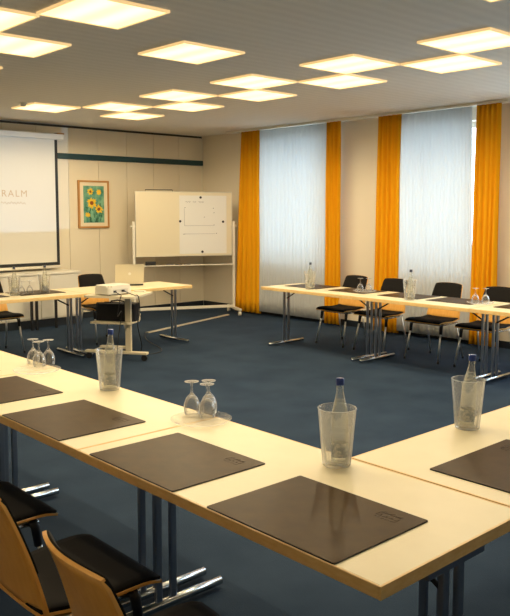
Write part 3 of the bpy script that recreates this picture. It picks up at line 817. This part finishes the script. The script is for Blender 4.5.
# remote on trolley
o = obj('remote_control', BOX(-.02, .02, -.065, .065, 0, .014, bev=.004), M['grey_white']); o.location = on_trolley(.22, .02, .7712); o.rotation_euler = (0, 0, .5)
tag(o, 'small pale remote control beside the projector', 'remote control')

# laptop on rear table: lid back towards the camera
t = thing('laptop', 'open silver laptop with its lid back facing the room', 'laptop', (5.25, 8.05, TH + .001), math.radians(-24))
obj('keyboard_base', BOX(-.175, .175, .0, .21, .0, .018, bev=.004), M['blackplastic'], t)
def lidp(v): return Vector((v[0], -.0 - math.sin(math.radians(14)) * v[1] + .004, .016 + math.cos(math.radians(14)) * v[1]))
bm = bmesh.new(); box(bm, -.177, .177, -.007, .0, .005, .262, bev=.0)
for v in bm.verts: v.co = lidp((v.co.x, v.co.z)) + Vector((0, v.co.y, 0))
lid = obj('lid', bm, M['alu'], t)
bm = bmesh.new(); q = [bm.verts.new(lidp((x, z)) + Vector((0, .0006, 0))) for x, z in ((-.165, .02), (.165, .02), (.165, .25), (-.165, .25))]; bm.faces.new(q)
obj('display', bm, M['black'], lid)
bm = bmesh.new(); q = [bm.verts.new(lidp((.018 * math.cos(k * PI / 8), .14 + .018 * math.sin(k * PI / 8))) + Vector((0, -.0076, 0))) for k in range(16)]; bm.faces.new(q)
obj('lid_emblem', bm, M['paper'], lid)

# floor cable strip
a = Vector((5.95, 8.70, 0)); b_ = Vector((7.96, 9.36, 0)); d = b_ - a
bm = bmesh.new(); L_ = d.length
vs = [(0, -.035, .001), (0, -.02, .012), (0, .02, .012), (0, .035, .001)]
r0 = [bm.verts.new(v) for v in vs]; r1 = [bm.verts.new((L_, v[1], v[2])) for v in vs]
for k in range(4): bm.faces.new((r0[k], r0[(k + 1) % 4], r1[(k + 1) % 4], r1[k]))
bm.faces.new(r0[::-1]); bm.faces.new(r1)
o = obj('cable_cover', bm, M['alu']); o.location = a; o.rotation_euler = (0, 0, math.atan2(d.y, d.x))
tag(o, 'long beige cable cover strip on the carpet in front of the whiteboard', 'cable cover')

# ------------------------------------------------------------------ light
w = bpy.data.worlds.new('sky'); SC.world = w; w.use_nodes = True
nt = w.node_tree; bg = nt.nodes['Background']; bg.inputs['Color'].default_value = (.66, .84, 1.0, 1); bg.inputs['Strength'].default_value = 5.6
for (a, b_, z0, z1) in WIN:
    ld = bpy.data.lights.new('sky_portal', 'AREA'); ld.shape = 'RECTANGLE'; ld.size = b_ - a; ld.size_y = z1 - z0
    ld.cycles.is_portal = True
    o = bpy.data.objects.new('sky_portal', ld); COL.objects.link(o); o.location = (XW + .34, (a + b_) / 2, (z0 + z1) / 2)
    o.rotation_euler = (0, PI / 2, 0); ld.size, ld.size_y = z1 - z0, b_ - a
# projector beam: a spot with a rectangular gate
PROJ = True
if PROJ:
    ld = bpy.data.lights.new('projector_beam', 'SPOT'); ld.energy = 120; ld.color = (.42, .66, 1.0); ld.spot_size = math.radians(75); ld.spot_blend = .0; ld.shadow_soft_size = .0
    lens = pr @ Vector((-.05, .16, .05))
    o = bpy.data.objects.new('projector_beam', ld); COL.objects.link(o); o.location = lens; o.rotation_euler = (math.radians(100), 0, 0)
    ld.use_nodes = True; nt = ld.node_tree; L = nt.links.new; em = nt.nodes['Emission']
    ge = nt.nodes.new('ShaderNodeNewGeometry'); sp = nt.nodes.new('ShaderNodeSeparateXYZ'); L(ge.outputs['Incoming'], sp.inputs[0])
    def math_(op, a, b=None):
        n = nt.nodes.new('ShaderNodeMath'); n.operation = op
        for k, v in enumerate((a, b)):
            if v is None: continue
            if hasattr(v, 'is_output'): L(v, n.inputs[k])
            else: n.inputs[k].default_value = v
        return n.outputs[0]
    rx = math_('DIVIDE', sp.outputs['X'], sp.outputs['Y']); rz_ = math_('DIVIDE', sp.outputs['Z'], sp.outputs['Y'])
    dy = 10.5 - lens.y
    c = math_('MULTIPLY', math_('LESS_THAN', rx, (5.83 - lens.x) / dy), math_('GREATER_THAN', rx, (3.8 - lens.x) / dy))
    c = math_('MULTIPLY', c, math_('GREATER_THAN', rz_, (1.365 - lens.z) / dy)); c = math_('MULTIPLY', c, math_('LESS_THAN', rz_, (2.85 - lens.z) / dy))
    L(c, em.inputs['Strength'])

# ------------------------------------------------------------------ camera
yaw, pit = math.radians(47.587), math.radians(5.38)
cd = bpy.data.cameras.new('camera'); cam = bpy.data.objects.new('camera', cd); COL.objects.link(cam)
cam.location = (0, 0, 1.66); cam.rotation_euler = (PI / 2 - pit, 0, yaw - PI / 2)
cd.sensor_fit = 'VERTICAL'; cd.sensor_height = 24; cd.lens = 771 / 616 * 24; cd.shift_y = -(308 - 283.7) / 616
cd.clip_start = .05
SC.camera = cam
SC.view_settings.view_transform = 'Standard'; SC.view_settings.look = 'None'; SC.view_settings.gamma = 1; SC.view_settings.use_curve_mapping = False
SC.view_settings.exposure = 0.43
SC.cycles.max_bounces = 10; SC.cycles.diffuse_bounces = 5; SC.cycles.transparent_max_bounces = 24; SC.cycles.caustics_reflective = False; SC.cycles.caustics_refractive = False
SC.cycles.sample_clamp_indirect = 4
